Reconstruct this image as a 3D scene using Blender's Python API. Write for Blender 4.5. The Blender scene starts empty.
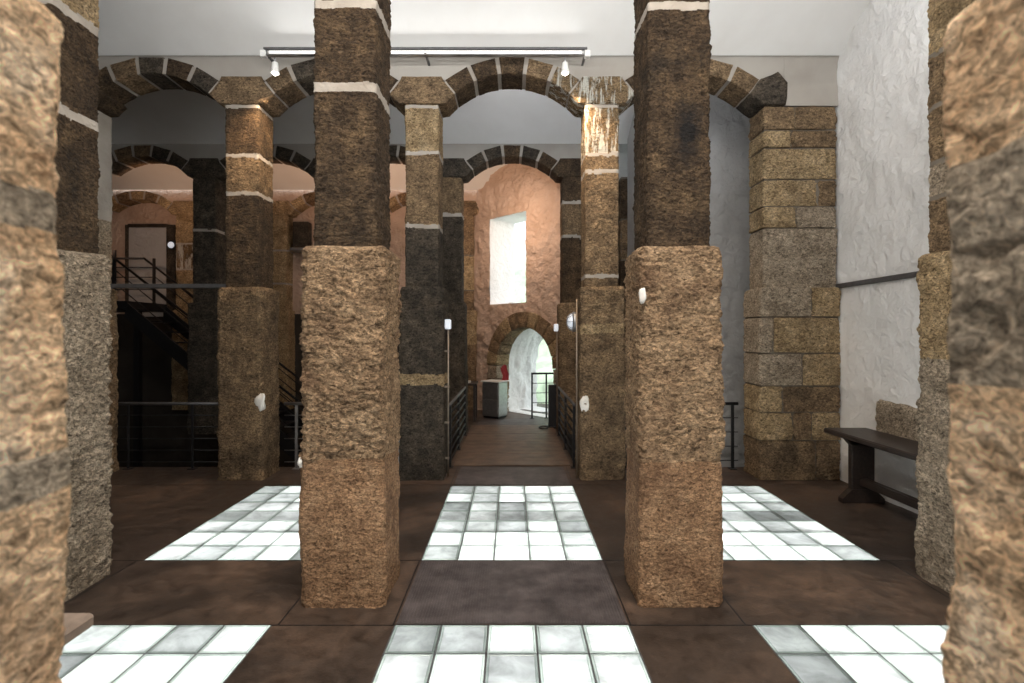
import bpy, math, random
import numpy as np
from mathutils import Vector, Matrix

SC = bpy.context.scene
COL = SC.collection
PI = math.pi

# ------------------------------------------------------------------ camera
cam_d = bpy.data.cameras.new('camera')
cam = bpy.data.objects.new('camera', cam_d)
COL.objects.link(cam)
cam.location = (0, 0, 1.6)
cam.rotation_euler = (PI / 2, 0, 0)
cam_d.sensor_width = 36
cam_d.lens = 517 / 1024 * 36
cam_d.shift_y = -6.5 / 1024
cam_d.clip_start = 0.05
cam_d.dof.use_dof = True
cam_d.dof.focus_distance = 4.6
cam_d.dof.aperture_fstop = 2.8
SC.camera = cam

# ------------------------------------------------------------------ world, sun, large lights, exposure
SC.view_settings.view_transform = 'Standard'
SC.view_settings.look = 'None'
SC.view_settings.exposure = 0.0
SC.view_settings.gamma = 1.0
SC.view_settings.use_curve_mapping = False

W = bpy.data.worlds.new('sky')
SC.world = W
W.use_nodes = True
bg = W.node_tree.nodes['Background']
bg.inputs[0].default_value = (0.86, 0.94, 1.0, 1)
bg.inputs[1].default_value = 2.2


def area(name, loc, target, sx, sy, power, color):
    l = bpy.data.lights.new(name, 'AREA')
    l.shape = 'RECTANGLE'
    l.size, l.size_y = sx, sy
    l.energy = power
    l.color = color
    o = bpy.data.objects.new(name, l)
    COL.objects.link(o)
    o.location = loc
    o.rotation_euler = (Vector(target) - Vector(loc)).to_track_quat('-Z', 'Y').to_euler()
    return o


def spot(name, loc, target, power, color, angle=70, blend=0.6, r=0.04):
    l = bpy.data.lights.new(name, 'SPOT')
    l.energy, l.color = power, color
    l.spot_size, l.spot_blend = math.radians(angle), blend
    l.shadow_soft_size = r
    o = bpy.data.objects.new(name, l)
    COL.objects.link(o)
    o.location = loc
    o.rotation_euler = (Vector(target) - Vector(loc)).to_track_quat('-Z', 'Y').to_euler()
    return o


def point(name, loc, power, color, r=0.08):
    l = bpy.data.lights.new(name, 'POINT')
    l.energy, l.color = power, color
    l.shadow_soft_size = r
    o = bpy.data.objects.new(name, l)
    COL.objects.link(o)
    o.location = loc
    return o


# area lamps added in the unseen windows behind the viewer, filling the pillar fronts
DAY = (1.0, 0.95, 0.88)
for wx in (-2.6, 0.0, 2.2):
    area('window_fill_light', (wx, -2.28, 2.2), (wx, 4, 2.1), 1.5, 2.2, 14, DAY)
# added lamp, unseen above the viewer, grazing the stone to bring out relief
area('overhead_area_light', (0, 1.25, 4.9), (0, 1.45, 0), 3.2, 0.12, 200, (1.0, 0.92, 0.82))
# added fill, unseen behind the second row of pillars, brightening the vault
area('vault_fill_light', (0, 3.62, 4.32), (0, 5.1, 5.0), 6.4, 0.1, 60, (1.0, 0.98, 0.95))
# lamps in the light wells under the glass floor
PX = (-1.97, 0.0, 1.97)
PY = ((1.05, 2.85), (3.67, 5.47))
for px in PX:
    for (y0, y1) in PY:
        for (ly, lp) in ((y0 + 0.32, 19), (y0 + 1.50, 15)):
            area('light_well_lamp', (px + 0.05, ly, -0.62), (px + 0.05, ly, 3), 1.1, 0.35, lp * 1.05, (0.985, 1.0, 1.0))
# warm lamps washing the back bay
WARM = (1.0, 0.60, 0.38)
area('warm_lamp', (-0.45, 8.9, 3.9), (0.0, 10.6, 3.2), 0.8, 0.15, 26, (1.0, 0.70, 0.50))
spot('warm_lamp', (-3.6, 9.0, 3.3), (-3.6, 9.9, 5.0), 85, WARM, 110, 0.7)
spot('warm_lamp', (-2.0, 9.0, 3.3), (-2.0, 9.9, 5.0), 45, WARM, 110, 0.7)
spot('warm_lamp', (-6.4, 9.0, 3.4), (-6.6, 9.9, 5.0), 60, WARM, 110, 0.7)
spot('warm_lamp', (-7.2, 9.1, 3.3), (-7.8, 11.3, 3.2), 26, WARM, 90, 0.8)  # unseen extra lamp, added to brighten the door panel by the landing
# added cool fill lamps, unseen behind the front arcade, brightening the bay beyond
spot('bay_fill_light', (0.0, 6.2, 4.2), (0.0, 7.6, 5.1), 52, (0.93, 0.96, 1.0), 150, 0.8)
spot('bay_fill_light', (2.0, 6.2, 4.2), (2.0, 7.2, 4.6), 13, (0.93, 0.96, 1.0), 150, 0.8)
# daylight in the passage beyond the back doorway
area('passage_daylight', (2.2, 12.6, 3.4), (0.4, 10.9, 1.6), 2.2, 2.2, 55, (0.95, 1.0, 0.97))

random.seed(7)
RNG = np.random.RandomState(11)

# ------------------------------------------------------------------ noise
_H = RNG.rand(64, 64, 64).astype(np.float32) * 2 - 1


def vnoise(p):
    f = np.floor(p)
    t = p - f
    t = t * t * (3 - 2 * t)
    i = f.astype(np.int64)
    i0 = i % 64
    i1 = (i + 1) % 64
    x0, y0, z0 = i0.T
    x1, y1, z1 = i1.T
    tx, ty, tz = t.T
    a = _H[x0, y0, z0] * (1 - tx) + _H[x1, y0, z0] * tx
    b = _H[x0, y1, z0] * (1 - tx) + _H[x1, y1, z0] * tx
    c = _H[x0, y0, z1] * (1 - tx) + _H[x1, y0, z1] * tx
    d = _H[x0, y1, z1] * (1 - tx) + _H[x1, y1, z1] * tx
    return (a * (1 - ty) + b * ty) * (1 - tz) + (c * (1 - ty) + d * ty) * tz


def fbm(p, freq, octv=3, gain=0.5, seed=0.0):
    s = np.zeros(len(p))
    a, tot = 1.0, 0.0
    for k in range(octv):
        s += a * vnoise(p * freq + seed * 7.13 + k * 17.7)
        tot += a
        a *= gain
        freq = freq * 2.03
    return s / tot


# ------------------------------------------------------------------ materials
def new_mat(name):
    m = bpy.data.materials.new(name)
    m.use_nodes = True
    nt = m.node_tree
    b = nt.nodes['Principled BSDF']
    return m, nt, b


def ramp(nt, fac, stops):
    r = nt.nodes.new('ShaderNodeValToRGB')
    el = r.color_ramp.elements
    while len(el) < len(stops):
        el.new(0.5)
    for e, (p, c) in zip(el, stops):
        e.position = p
        e.color = (*c, 1) if len(c) == 3 else c
    nt.links.new(fac, r.inputs[0])
    return r.outputs[0]


def coords(nt, scale=(1, 1, 1)):
    tc = nt.nodes.new('ShaderNodeTexCoord')
    oi = nt.nodes.new('ShaderNodeObjectInfo')
    mp = nt.nodes.new('ShaderNodeMapping')
    mp.inputs['Scale'].default_value = scale
    cb = nt.nodes.new('ShaderNodeCombineXYZ')
    mu = nt.nodes.new('ShaderNodeMath')
    mu.operation = 'MULTIPLY'
    mu.inputs[1].default_value = 37.0
    nt.links.new(oi.outputs['Random'], mu.inputs[0])
    for k in range(3):
        nt.links.new(mu.outputs[0], cb.inputs[k])
    nt.links.new(cb.outputs[0], mp.inputs['Location'])
    nt.links.new(tc.outputs['Object'], mp.inputs['Vector'])
    return mp.outputs[0]


def noise(nt, vec, scale, detail=4, rough=0.55, dist=0.0):
    n = nt.nodes.new('ShaderNodeTexNoise')
    n.inputs['Scale'].default_value = scale
    n.inputs['Detail'].default_value = detail
    n.inputs['Roughness'].default_value = rough
    n.inputs['Distortion'].default_value = dist
    nt.links.new(vec, n.inputs['Vector'])
    return n.outputs[0]


def mixc(nt, fac, a, b, mode='MIX'):
    m = nt.nodes.new('ShaderNodeMix')
    m.data_type = 'RGBA'
    m.blend_type = mode
    for s, v in ((m.inputs[0], fac), (m.inputs[6], a), (m.inputs[7], b)):
        if isinstance(v, (int, float)):
            s.default_value = v
        elif isinstance(v, tuple):
            s.default_value = (*v, 1)
        else:
            nt.links.new(v, s)
    return m.outputs[2]


def bump(nt, b, h, dist, strength=1.0):
    bp = nt.nodes.new('ShaderNodeBump')
    bp.inputs['Strength'].default_value = strength
    bp.inputs['Distance'].default_value = dist
    nt.links.new(h, bp.inputs['Height'])
    nt.links.new(bp.outputs[0], b.inputs['Normal'])


def stone(name, c0, c1, c2, soot=(0.02, 0.018, 0.016), soot_amt=0.55, lime=0.0, stain=None, bd=0.012, fine=38, peck=24, pd=0.06):
    m, nt, b = new_mat(name)
    v = coords(nt)
    big = noise(nt, v, 2.3, 5, 0.62, 0.4)
    mid = noise(nt, v, 7, 5, 0.6, 0.3)
    fin = noise(nt, coords(nt, (1, 1, 1.5)), fine, 6, 0.65, 1.0)
    col = ramp(nt, mid, [(0.22, c0), (0.50, c1), (0.78, c2)])
    sp = ramp(nt, fin, [(0.33, (0.22, 0.20, 0.18)), (0.5, (0.95, 0.93, 0.90)), (0.66, (1.75, 1.70, 1.62))])
    col = mixc(nt, 1.0, col, sp, 'MULTIPLY')
    st = ramp(nt, big, [(0.50, (0, 0, 0)), (0.70, (soot_amt,) * 3)])
    col = mixc(nt, st, col, soot)
    if stain:
        tcs = nt.nodes.new('ShaderNodeTexCoord')
        mps = nt.nodes.new('ShaderNodeMapping')
        mps.vector_type = 'POINT'
        sx, sz = 1 / stain[3], 1 / stain[4]
        mps.inputs['Scale'].default_value = (sx, sx, sz)
        mps.inputs['Location'].default_value = (-stain[0] * sx, -stain[1] * sx, -stain[2] * sz)
        nt.links.new(tcs.outputs['Object'], mps.inputs['Vector'])
        ln = nt.nodes.new('ShaderNodeVectorMath')
        ln.operation = 'LENGTH'
        nt.links.new(mps.outputs[0], ln.inputs[0])
        ns = noise(nt, tcs.outputs['Object'], 9, 5, 0.65, 0.6)
        ad = nt.nodes.new('ShaderNodeMath')
        ad.operation = 'MULTIPLY_ADD'
        nt.links.new(ns, ad.inputs[0])
        ad.inputs[1].default_value = 1.6
        ad.inputs[2].default_value = -0.8
        sm = nt.nodes.new('ShaderNodeMath')
        sm.operation = 'ADD'
        nt.links.new(ln.outputs['Value'], sm.inputs[0])
        nt.links.new(ad.outputs[0], sm.inputs[1])
        sf = ramp(nt, sm.outputs[0], [(0.25, (0.94,) * 3), (1.30, (0, 0, 0))])
        col = mixc(nt, sf, col, (0.016, 0.016, 0.018))
    if lime:
        v2 = coords(nt, (9, 9, 1.3))
        dr = noise(nt, v2, 1.6, 7, 0.72, 0.3)
        ls = ramp(nt, dr, [(0.50, (0, 0, 0)), (0.56, (lime,) * 3)])
        col = mixc(nt, ls, col, (0.72, 0.72, 0.66))
    nt.links.new(col, b.inputs['Base Color'])
    b.inputs['Roughness'].default_value = 0.88
    b.inputs['Specular IOR Level'].default_value = 0.25
    v3 = coords(nt, (1, 1, 1.7))
    pk = noise(nt, v3, peck, 5, 0.62, 0.8)
    b1 = nt.nodes.new('ShaderNodeBump')
    b1.inputs['Strength'].default_value = 1.0
    b1.inputs['Distance'].default_value = pd
    nt.links.new(pk, b1.inputs['Height'])
    b2 = nt.nodes.new('ShaderNodeBump')
    b2.inputs['Strength'].default_value = 0.8
    b2.inputs['Distance'].default_value = bd
    nt.links.new(fin, b2.inputs['Height'])
    nt.links.new(b1.outputs[0], b2.inputs['Normal'])
    nt.links.new(b2.outputs[0], b.inputs['Normal'])
    return m


def plaster(name, c, c2, rough_bump=0.008, sc=6, detail=8, blot=0.35):
    m, nt, b = new_mat(name)
    tc = nt.nodes.new('ShaderNodeTexCoord')
    v = tc.outputs['Object']
    n1 = noise(nt, v, 1.4, 6, 0.6, 0.3)
    n2 = noise(nt, v, sc, detail, 0.6, 0.5)
    f = ramp(nt, n1, [(0.38, (0, 0, 0)), (0.75, (blot,) * 3)])
    col = mixc(nt, f, c, c2)
    nt.links.new(col, b.inputs['Base Color'])
    b.inputs['Roughness'].default_value = 0.9
    b.inputs['Specular IOR Level'].default_value = 0.2
    bump(nt, b, n2, rough_bump, 0.8)
    return m


def simple(name, c, rough=0.5, metal=0.0, spec=0.5, emit=0.0, var=0.15, sc=20):
    m, nt, b = new_mat(name)
    v = coords(nt)
    n = noise(nt, v, sc, 4, 0.6)
    col = ramp(nt, n, [(0.3, tuple(x * (1 - var) for x in c)), (0.7, tuple(min(1, x * (1 + var)) for x in c))])
    nt.links.new(col, b.inputs['Base Color'])
    b.inputs['Roughness'].default_value = rough
    b.inputs['Metallic'].default_value = metal
    b.inputs['Specular IOR Level'].default_value = spec
    if emit:
        b.inputs['Emission Color'].default_value = (*c, 1)
        b.inputs['Emission Strength'].default_value = emit
    return m


M = {}
M['tan'] = stone('stone_tan', (0.20, 0.132, 0.085), (0.42, 0.29, 0.18), (0.60, 0.435, 0.285), soot=(0.17, 0.085, 0.05), soot_amt=0.5)
M['tanlow'] = stone('stone_tan_smooth', (0.20, 0.115, 0.066), (0.35, 0.215, 0.125), (0.49, 0.33, 0.205), soot=(0.14, 0.075, 0.045), soot_amt=0.6, fine=52, bd=0.006, peck=22, pd=0.03)
M['tanlite'] = stone('stone_tan_pale', (0.56, 0.34, 0.18), (0.88, 0.64, 0.42), (0.95, 0.80, 0.62), soot=(0.36, 0.17, 0.07), soot_amt=0.75, fine=42, bd=0.012, peck=26, pd=0.05)
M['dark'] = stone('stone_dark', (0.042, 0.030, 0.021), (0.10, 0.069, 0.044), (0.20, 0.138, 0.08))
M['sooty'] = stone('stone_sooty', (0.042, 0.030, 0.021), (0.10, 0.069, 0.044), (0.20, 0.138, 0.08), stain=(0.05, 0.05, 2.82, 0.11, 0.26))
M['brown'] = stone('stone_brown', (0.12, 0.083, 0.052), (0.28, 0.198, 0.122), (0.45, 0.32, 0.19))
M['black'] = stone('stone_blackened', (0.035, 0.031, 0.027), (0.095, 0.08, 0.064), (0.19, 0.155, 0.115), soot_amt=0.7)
M['ochre'] = stone('stone_ochre', (0.25, 0.175, 0.095), (0.46, 0.345, 0.205), (0.62, 0.49, 0.32), soot=(0.10, 0.07, 0.045), soot_amt=0.5)
M['limed'] = stone('stone_limed', (0.12, 0.085, 0.05), (0.26, 0.185, 0.11), (0.42, 0.30, 0.17), lime=0.9)
M['grey'] = stone('stone_grey', (0.25, 0.205, 0.155), (0.43, 0.36, 0.28), (0.58, 0.50, 0.40), soot=(0.12, 0.09, 0.06), soot_amt=0.4)
M['mortar'] = plaster('mortar', (0.46, 0.42, 0.375), (0.22, 0.18, 0.14), 0.012, 30, 6, 0.8)
M['dmortar'] = plaster('mortar_grey', (0.22, 0.19, 0.155), (0.12, 0.095, 0.07), 0.012, 30, 6, 0.8)
M['ceil'] = plaster('ceiling_plaster', (0.84, 0.84, 0.83), (0.66, 0.64, 0.61), 0.002, 5, 5, 0.35)
M['spandrel'] = plaster('spandrel_plaster', (0.43, 0.405, 0.37), (0.32, 0.285, 0.25), 0.004, 8, 6, 0.7)
M['white'] = plaster('whitewash', (0.86, 0.86, 0.86), (0.70, 0.68, 0.66), 0.045, 9, 8, 0.35)
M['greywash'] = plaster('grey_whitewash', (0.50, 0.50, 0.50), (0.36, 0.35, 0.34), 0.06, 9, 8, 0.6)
M['pink'] = plaster('old_render', (0.70, 0.53, 0.42), (0.44, 0.29, 0.20), 0.12, 11, 8, 0.7)
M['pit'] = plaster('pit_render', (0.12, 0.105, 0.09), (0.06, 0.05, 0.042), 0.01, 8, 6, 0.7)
M['pinkshade'] = plaster('old_render_shaded', (0.06, 0.052, 0.045), (0.03, 0.026, 0.022), 0.02, 8, 6, 0.7)  # near-black: the pit's darkness is put into the lower wall's colour
M['well'] = plaster('well_plaster', (0.7, 0.72, 0.7), (0.5, 0.5, 0.5), 0.002, 8, 4, 0.4)
M['steel'] = simple('brushed_steel', (0.42, 0.42, 0.43), 0.38, 0.9)
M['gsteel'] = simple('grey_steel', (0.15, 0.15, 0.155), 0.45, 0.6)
M['black_metal'] = simple('black_metal', (0.02, 0.02, 0.022), 0.45, 0.4)
M['galv'] = simple('galvanised_conduit', (0.36, 0.30, 0.24), 0.45, 0.7)
M['white_paint'] = simple('white_enamel', (0.82, 0.82, 0.80), 0.35, 0, 0.5, 0, 0.05)
M['patchwhite'] = simple('patch_white', (0.86, 0.84, 0.80), 0.9, 0, 0.2, 0, 0.1)
M['red'] = simple('red_cloth', (0.40, 0.05, 0.06), 0.7)
M['glow'] = simple('lamp_glow', (1.0, 0.93, 0.82), 0.4, 0, 0.5, 14.0, 0.0)
M['tube'] = simple('tube_glow', (1.0, 0.98, 0.95), 0.4, 0, 0.5, 1.0, 0.0)
M['opal'] = simple('opal_diffuser', (0.80, 0.86, 0.95), 0.3, 0, 0.5, 0.45, 0.0)
M['paper'] = simple('paper', (0.55, 0.52, 0.48), 0.8)
M['grass'] = simple('grass', (0.62, 0.74, 0.55), 0.9, 0, 0.2, 0, 0.25, 3)


def wood_mat():
    m, nt, b = new_mat('dark_wood')
    v = coords(nt, (14, 1.0, 14))
    n = noise(nt, v, 3, 7, 0.65, 0.8)
    col = ramp(nt, n, [(0.3, (0.012, 0.009, 0.008)), (0.55, (0.032, 0.022, 0.018)), (0.75, (0.065, 0.045, 0.035))])
    nt.links.new(col, b.inputs['Base Color'])
    b.inputs['Roughness'].default_value = 0.42
    bump(nt, b, n, 0.002)
    return m


def floor_mat():
    m, nt, b = new_mat('brown_concrete')
    tc = nt.nodes.new('ShaderNodeTexCoord')
    v = tc.outputs['Object']
    n1 = noise(nt, v, 0.9, 8, 0.62, 0.6)
    n2 = noise(nt, v, 9, 8, 0.7, 0.4)
    n3 = noise(nt, v, 60, 4, 0.6)
    col = ramp(nt, n1, [(0.30, (0.03, 0.022, 0.018)), (0.50, (0.072, 0.050, 0.038)), (0.70, (0.18, 0.115, 0.08))])
    f = ramp(nt, n2, [(0.36, (0.45, 0.44, 0.44)), (0.62, (1.15, 1.15, 1.15))])
    col = mixc(nt, 0.8, col, f, 'MULTIPLY')
    # slab joints
    sx = nt.nodes.new('ShaderNodeSeparateXYZ')
    nt.links.new(v, sx.inputs[0])
    nt.links.new(col, b.inputs['Base Color'])
    r = ramp(nt, n2, [(0.3, (0.34,) * 3), (0.7, (0.62,) * 3)])
    nt.links.new(r, b.inputs['Roughness'])
    b.inputs['Specular IOR Level'].default_value = 0.4
    bump(nt, b, n3, 0.0025, 0.6)
    return m


def glass_mat(name, c, dirt=0.6):
    m, nt, b = new_mat(name)
    out = nt.nodes['Material Output']
    oi = nt.nodes.new('ShaderNodeObjectInfo')
    v = coords(nt)
    n = noise(nt, v, 5, 5, 0.6, 0.5)
    n2 = noise(nt, v, 70, 3, 0.6)
    rr = ramp(nt, oi.outputs['Random'], [(0.0, (0.36, 0.37, 0.37)), (0.3, (0.60, 0.62, 0.61)), (0.55, (0.93, 0.94, 0.935)), (1.0, (1, 1, 1))])
    cc = mixc(nt, 1.0, c, rr, 'MULTIPLY')
    dn = ramp(nt, n, [(0.35, (dirt,) * 3), (0.6, (1, 1, 1))])
    cc = mixc(nt, 1.0, cc, dn, 'MULTIPLY')
    tr = nt.nodes.new('ShaderNodeBsdfTranslucent')
    nt.links.new(cc, tr.inputs[0])
    gl = nt.nodes.new('ShaderNodeBsdfGlossy')
    gl.inputs['Roughness'].default_value = 0.18
    fr = nt.nodes.new('ShaderNodeFresnel')
    fr.inputs[0].default_value = 1.45
    mx = nt.nodes.new('ShaderNodeMixShader')
    bp = nt.nodes.new('ShaderNodeBump')
    bp.inputs['Distance'].default_value = 0.002
    bp.inputs['Strength'].default_value = 0.5
    nt.links.new(n2, bp.inputs['Height'])
    nt.links.new(bp.outputs[0], gl.inputs['Normal'])
    nt.links.new(fr.outputs[0], mx.inputs[0])
    nt.links.new(tr.outputs[0], mx.inputs[1])
    nt.links.new(gl.outputs[0], mx.inputs[2])
    nt.links.new(mx.outputs[0], out.inputs['Surface'])
    nt.nodes.remove(b)
    return m


M['wood'] = wood_mat()
M['oldwood'] = simple('pale_worn_wood', (0.26, 0.20, 0.16), 0.6, 0, 0.4, 0, 0.3, 12)
M['floor'] = floor_mat()
M['glass'] = glass_mat('cast_glass', (0.95, 0.965, 0.955))
M['glassrim'] = glass_mat('cast_glass_rim', (0.60, 0.66, 0.61), 0.7)
M['plate'] = simple('worn_rubber', (0.095, 0.08, 0.08), 0.5, 0.1, 0.4, 0, 0.5, 6)
M['plank'] = simple('brown_boards', (0.13, 0.085, 0.06), 0.5, 0, 0.4, 0, 0.4, 5)


# ------------------------------------------------------------------ mesh collector
class MB:
    def __init__(s):
        s.v, s.f, s.m, s.n, s.sm = [], [], [], 0, []

    def add(s, verts, faces, mi=0, smooth=False):
        verts = np.asarray(verts, dtype=np.float64)
        s.v.append(verts)
        mi = mi if hasattr(mi, '__len__') else [mi] * len(faces)
        for f, k in zip(faces, mi):
            s.f.append([i + s.n for i in f])
            s.m.append(k)
            s.sm.append(smooth)
        s.n += len(verts)
        return s

    def box(s, x0, x1, y0, y1, z0, z1, mi=0, bev=0.0):
        if bev <= 0:
            v = [(x, y, z) for x in (x0, x1) for y in (y0, y1) for z in (z0, z1)]
            f = [(0, 1, 3, 2), (4, 6, 7, 5), (0, 4, 5, 1), (2, 3, 7, 6), (0, 2, 6, 4), (1, 5, 7, 3)]
            return s.add(v, f, mi)
        b = min(bev, (x1 - x0) / 2.01, (y1 - y0) / 2.01, (z1 - z0) / 2.01)
        # chamfered box: 24 vertices
        v, idx = [], {}
        for sx in (0, 1):
            for sy in (0, 1):
                for sz in (0, 1):
                    X, Y, Z = (x0, x1)[sx], (y0, y1)[sy], (z0, z1)[sz]
                    ix, iy, iz = X + b * (1 - 2 * sx), Y + b * (1 - 2 * sy), Z + b * (1 - 2 * sz)
                    for ax, p in enumerate(((X, iy, iz), (ix, Y, iz), (ix, iy, Z))):
                        idx[(sx, sy, sz, ax)] = len(v)
                        v.append(p)
        f = []
        g = lambda *k: idx[k]
        for q in (0, 1):
            f.append([g(q, 0, 0, 0), g(q, 0, 1, 0), g(q, 1, 1, 0), g(q, 1, 0, 0)][::(1 if q == 0 else -1)])
            f.append([g(0, q, 0, 1), g(1, q, 0, 1), g(1, q, 1, 1), g(0, q, 1, 1)][::(1 if q == 0 else -1)])
            f.append([g(0, 0, q, 2), g(0, 1, q, 2), g(1, 1, q, 2), g(1, 0, q, 2)][::(1 if q == 0 else -1)])
        for p in (0, 1):
            for q in (0, 1):
                f.append([g(p, q, 0, 0), g(p, q, 0, 1), g(p, q, 1, 1), g(p, q, 1, 0)])
                f.append([g(p, 0, q, 0), g(p, 1, q, 0), g(p, 1, q, 2), g(p, 0, q, 2)])
                f.append([g(0, p, q, 1), g(1, p, q, 1), g(1, p, q, 2), g(0, p, q, 2)])
        for c in [(a, b_, c_) for a in (0, 1) for b_ in (0, 1) for c_ in (0, 1)]:
            f.append([g(*c, 0), g(*c, 1), g(*c, 2)])
        return s.add(v, f, mi)

    def tube(s, p, q, r, n=10, mi=0, r2=None):
        p, q = Vector(p), Vector(q)
        d = (q - p).normalized()
        a = d.orthogonal().normalized()
        b = d.cross(a)
        r2 = r if r2 is None else r2
        v = []
        for (c, rr) in ((p, r), (q, r2)):
            for k in range(n):
                t = 2 * PI * k / n
                v.append(c + a * (rr * math.cos(t)) + b * (rr * math.sin(t)))
        f = [(k, (k + 1) % n, n + (k + 1) % n, n + k) for k in range(n)]
        f += [tuple(range(n - 1, -1, -1)), tuple(range(n, 2 * n))]
        return s.add([tuple(x) for x in v], f, mi, True)

    def path(s, pts, r, n=8, mi=0):
        for a, b in zip(pts[:-1], pts[1:]):
            s.tube(a, b, r, n, mi)
        for c in pts[1:-1]:
            s.ball(c, r, 6, mi)
        return s

    def ball(s, c, r, n=10, mi=0, sz=(1, 1, 1)):
        v, f = [], []
        for i in range(n + 1):
            th = PI * i / n
            for k in range(2 * n):
                ph = PI * k / n
                v.append((c[0] + sz[0] * r * math.sin(th) * math.cos(ph), c[1] + sz[1] * r * math.sin(th) * math.sin(ph), c[2] + sz[2] * r * math.cos(th)))
        for i in range(n):
            for k in range(2 * n):
                f.append((i * 2 * n + k, i * 2 * n + (k + 1) % (2 * n), (i + 1) * 2 * n + (k + 1) % (2 * n), (i + 1) * 2 * n + k))
        return s.add(v, f, mi, True)

    def lathe(s, prof, n=20, mi=0, mat=None):
        """prof: (radius, height) pairs about local z, moved by mat"""
        v, f = [], []
        for (r, h) in prof:
            for k in range(n):
                t = 2 * PI * k / n
                p = Vector((r * math.cos(t), r * math.sin(t), h))
                v.append(tuple(mat @ p) if mat else tuple(p))
        for i in range(len(prof) - 1):
            for k in range(n):
                f.append((i * n + k, i * n + (k + 1) % n, (i + 1) * n + (k + 1) % n, (i + 1) * n + k))
        f.append(tuple(range(n - 1, -1, -1)))
        f.append(tuple(range((len(prof) - 1) * n, len(prof) * n)))
        return s.add(v, f, mi, True)

    def prism(s, pts, y0, y1, mi=0):
        """polygon in x,z extruded along y"""
        n = len(pts)
        v = [(x, y0, z) for x, z in pts] + [(x, y1, z) for x, z in pts]
        f = [tuple(range(n)), tuple(range(2 * n - 1, n - 1, -1))]
        f += [(k, n + k, n + (k + 1) % n, (k + 1) % n) for k in range(n)]
        return s.add(v, f, mi)

    def build(s, name, mats, parent=None, loc=None):
        me = bpy.data.meshes.new(name)
        V = np.concatenate(s.v) if s.v else np.zeros((0, 3))
        me.from_pydata([tuple(x) for x in V], [], s.f)
        for m in (mats if isinstance(mats, (list, tuple)) else [mats]):
            me.materials.append(m)
        me.polygons.foreach_set('material_index', s.m)
        me.polygons.foreach_set('use_smooth', s.sm)
        me.update()
        o = bpy.data.objects.new(name, me)
        COL.objects.link(o)
        if parent:
            o.parent = parent
        if loc:
            o.location = loc
        return o


def tag(o, label=None, cat=None, group=None, kind=None):
    for k, v in (('label', label), ('category', cat), ('group', group), ('kind', kind)):
        if v:
            o[k] = v
    return o


def thing(name, label, cat, loc=(0, 0, 0), rz=0, group=None):
    o = bpy.data.objects.new(name, None)
    o.empty_display_size = 0.1
    COL.objects.link(o)
    o.location = loc
    o.rotation_euler = (0, 0, rz)
    return tag(o, label, cat, group)


def structure(o):
    o['kind'] = 'structure'
    return o


# ------------------------------------------------------------------ rough stone boxes
def grid_lines(a, b, res, extra=()):
    n = max(1, int(round((b - a) / res)))
    g = set(np.round(np.linspace(a, b, n + 1), 5))
    for e in extra:
        if a < e < b:
            g = {x for x in g if abs(x - e) > res * 0.35 or x in (round(a, 5), round(b, 5))}
            g.add(round(e, 5))
    return np.array(sorted(g))


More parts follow.
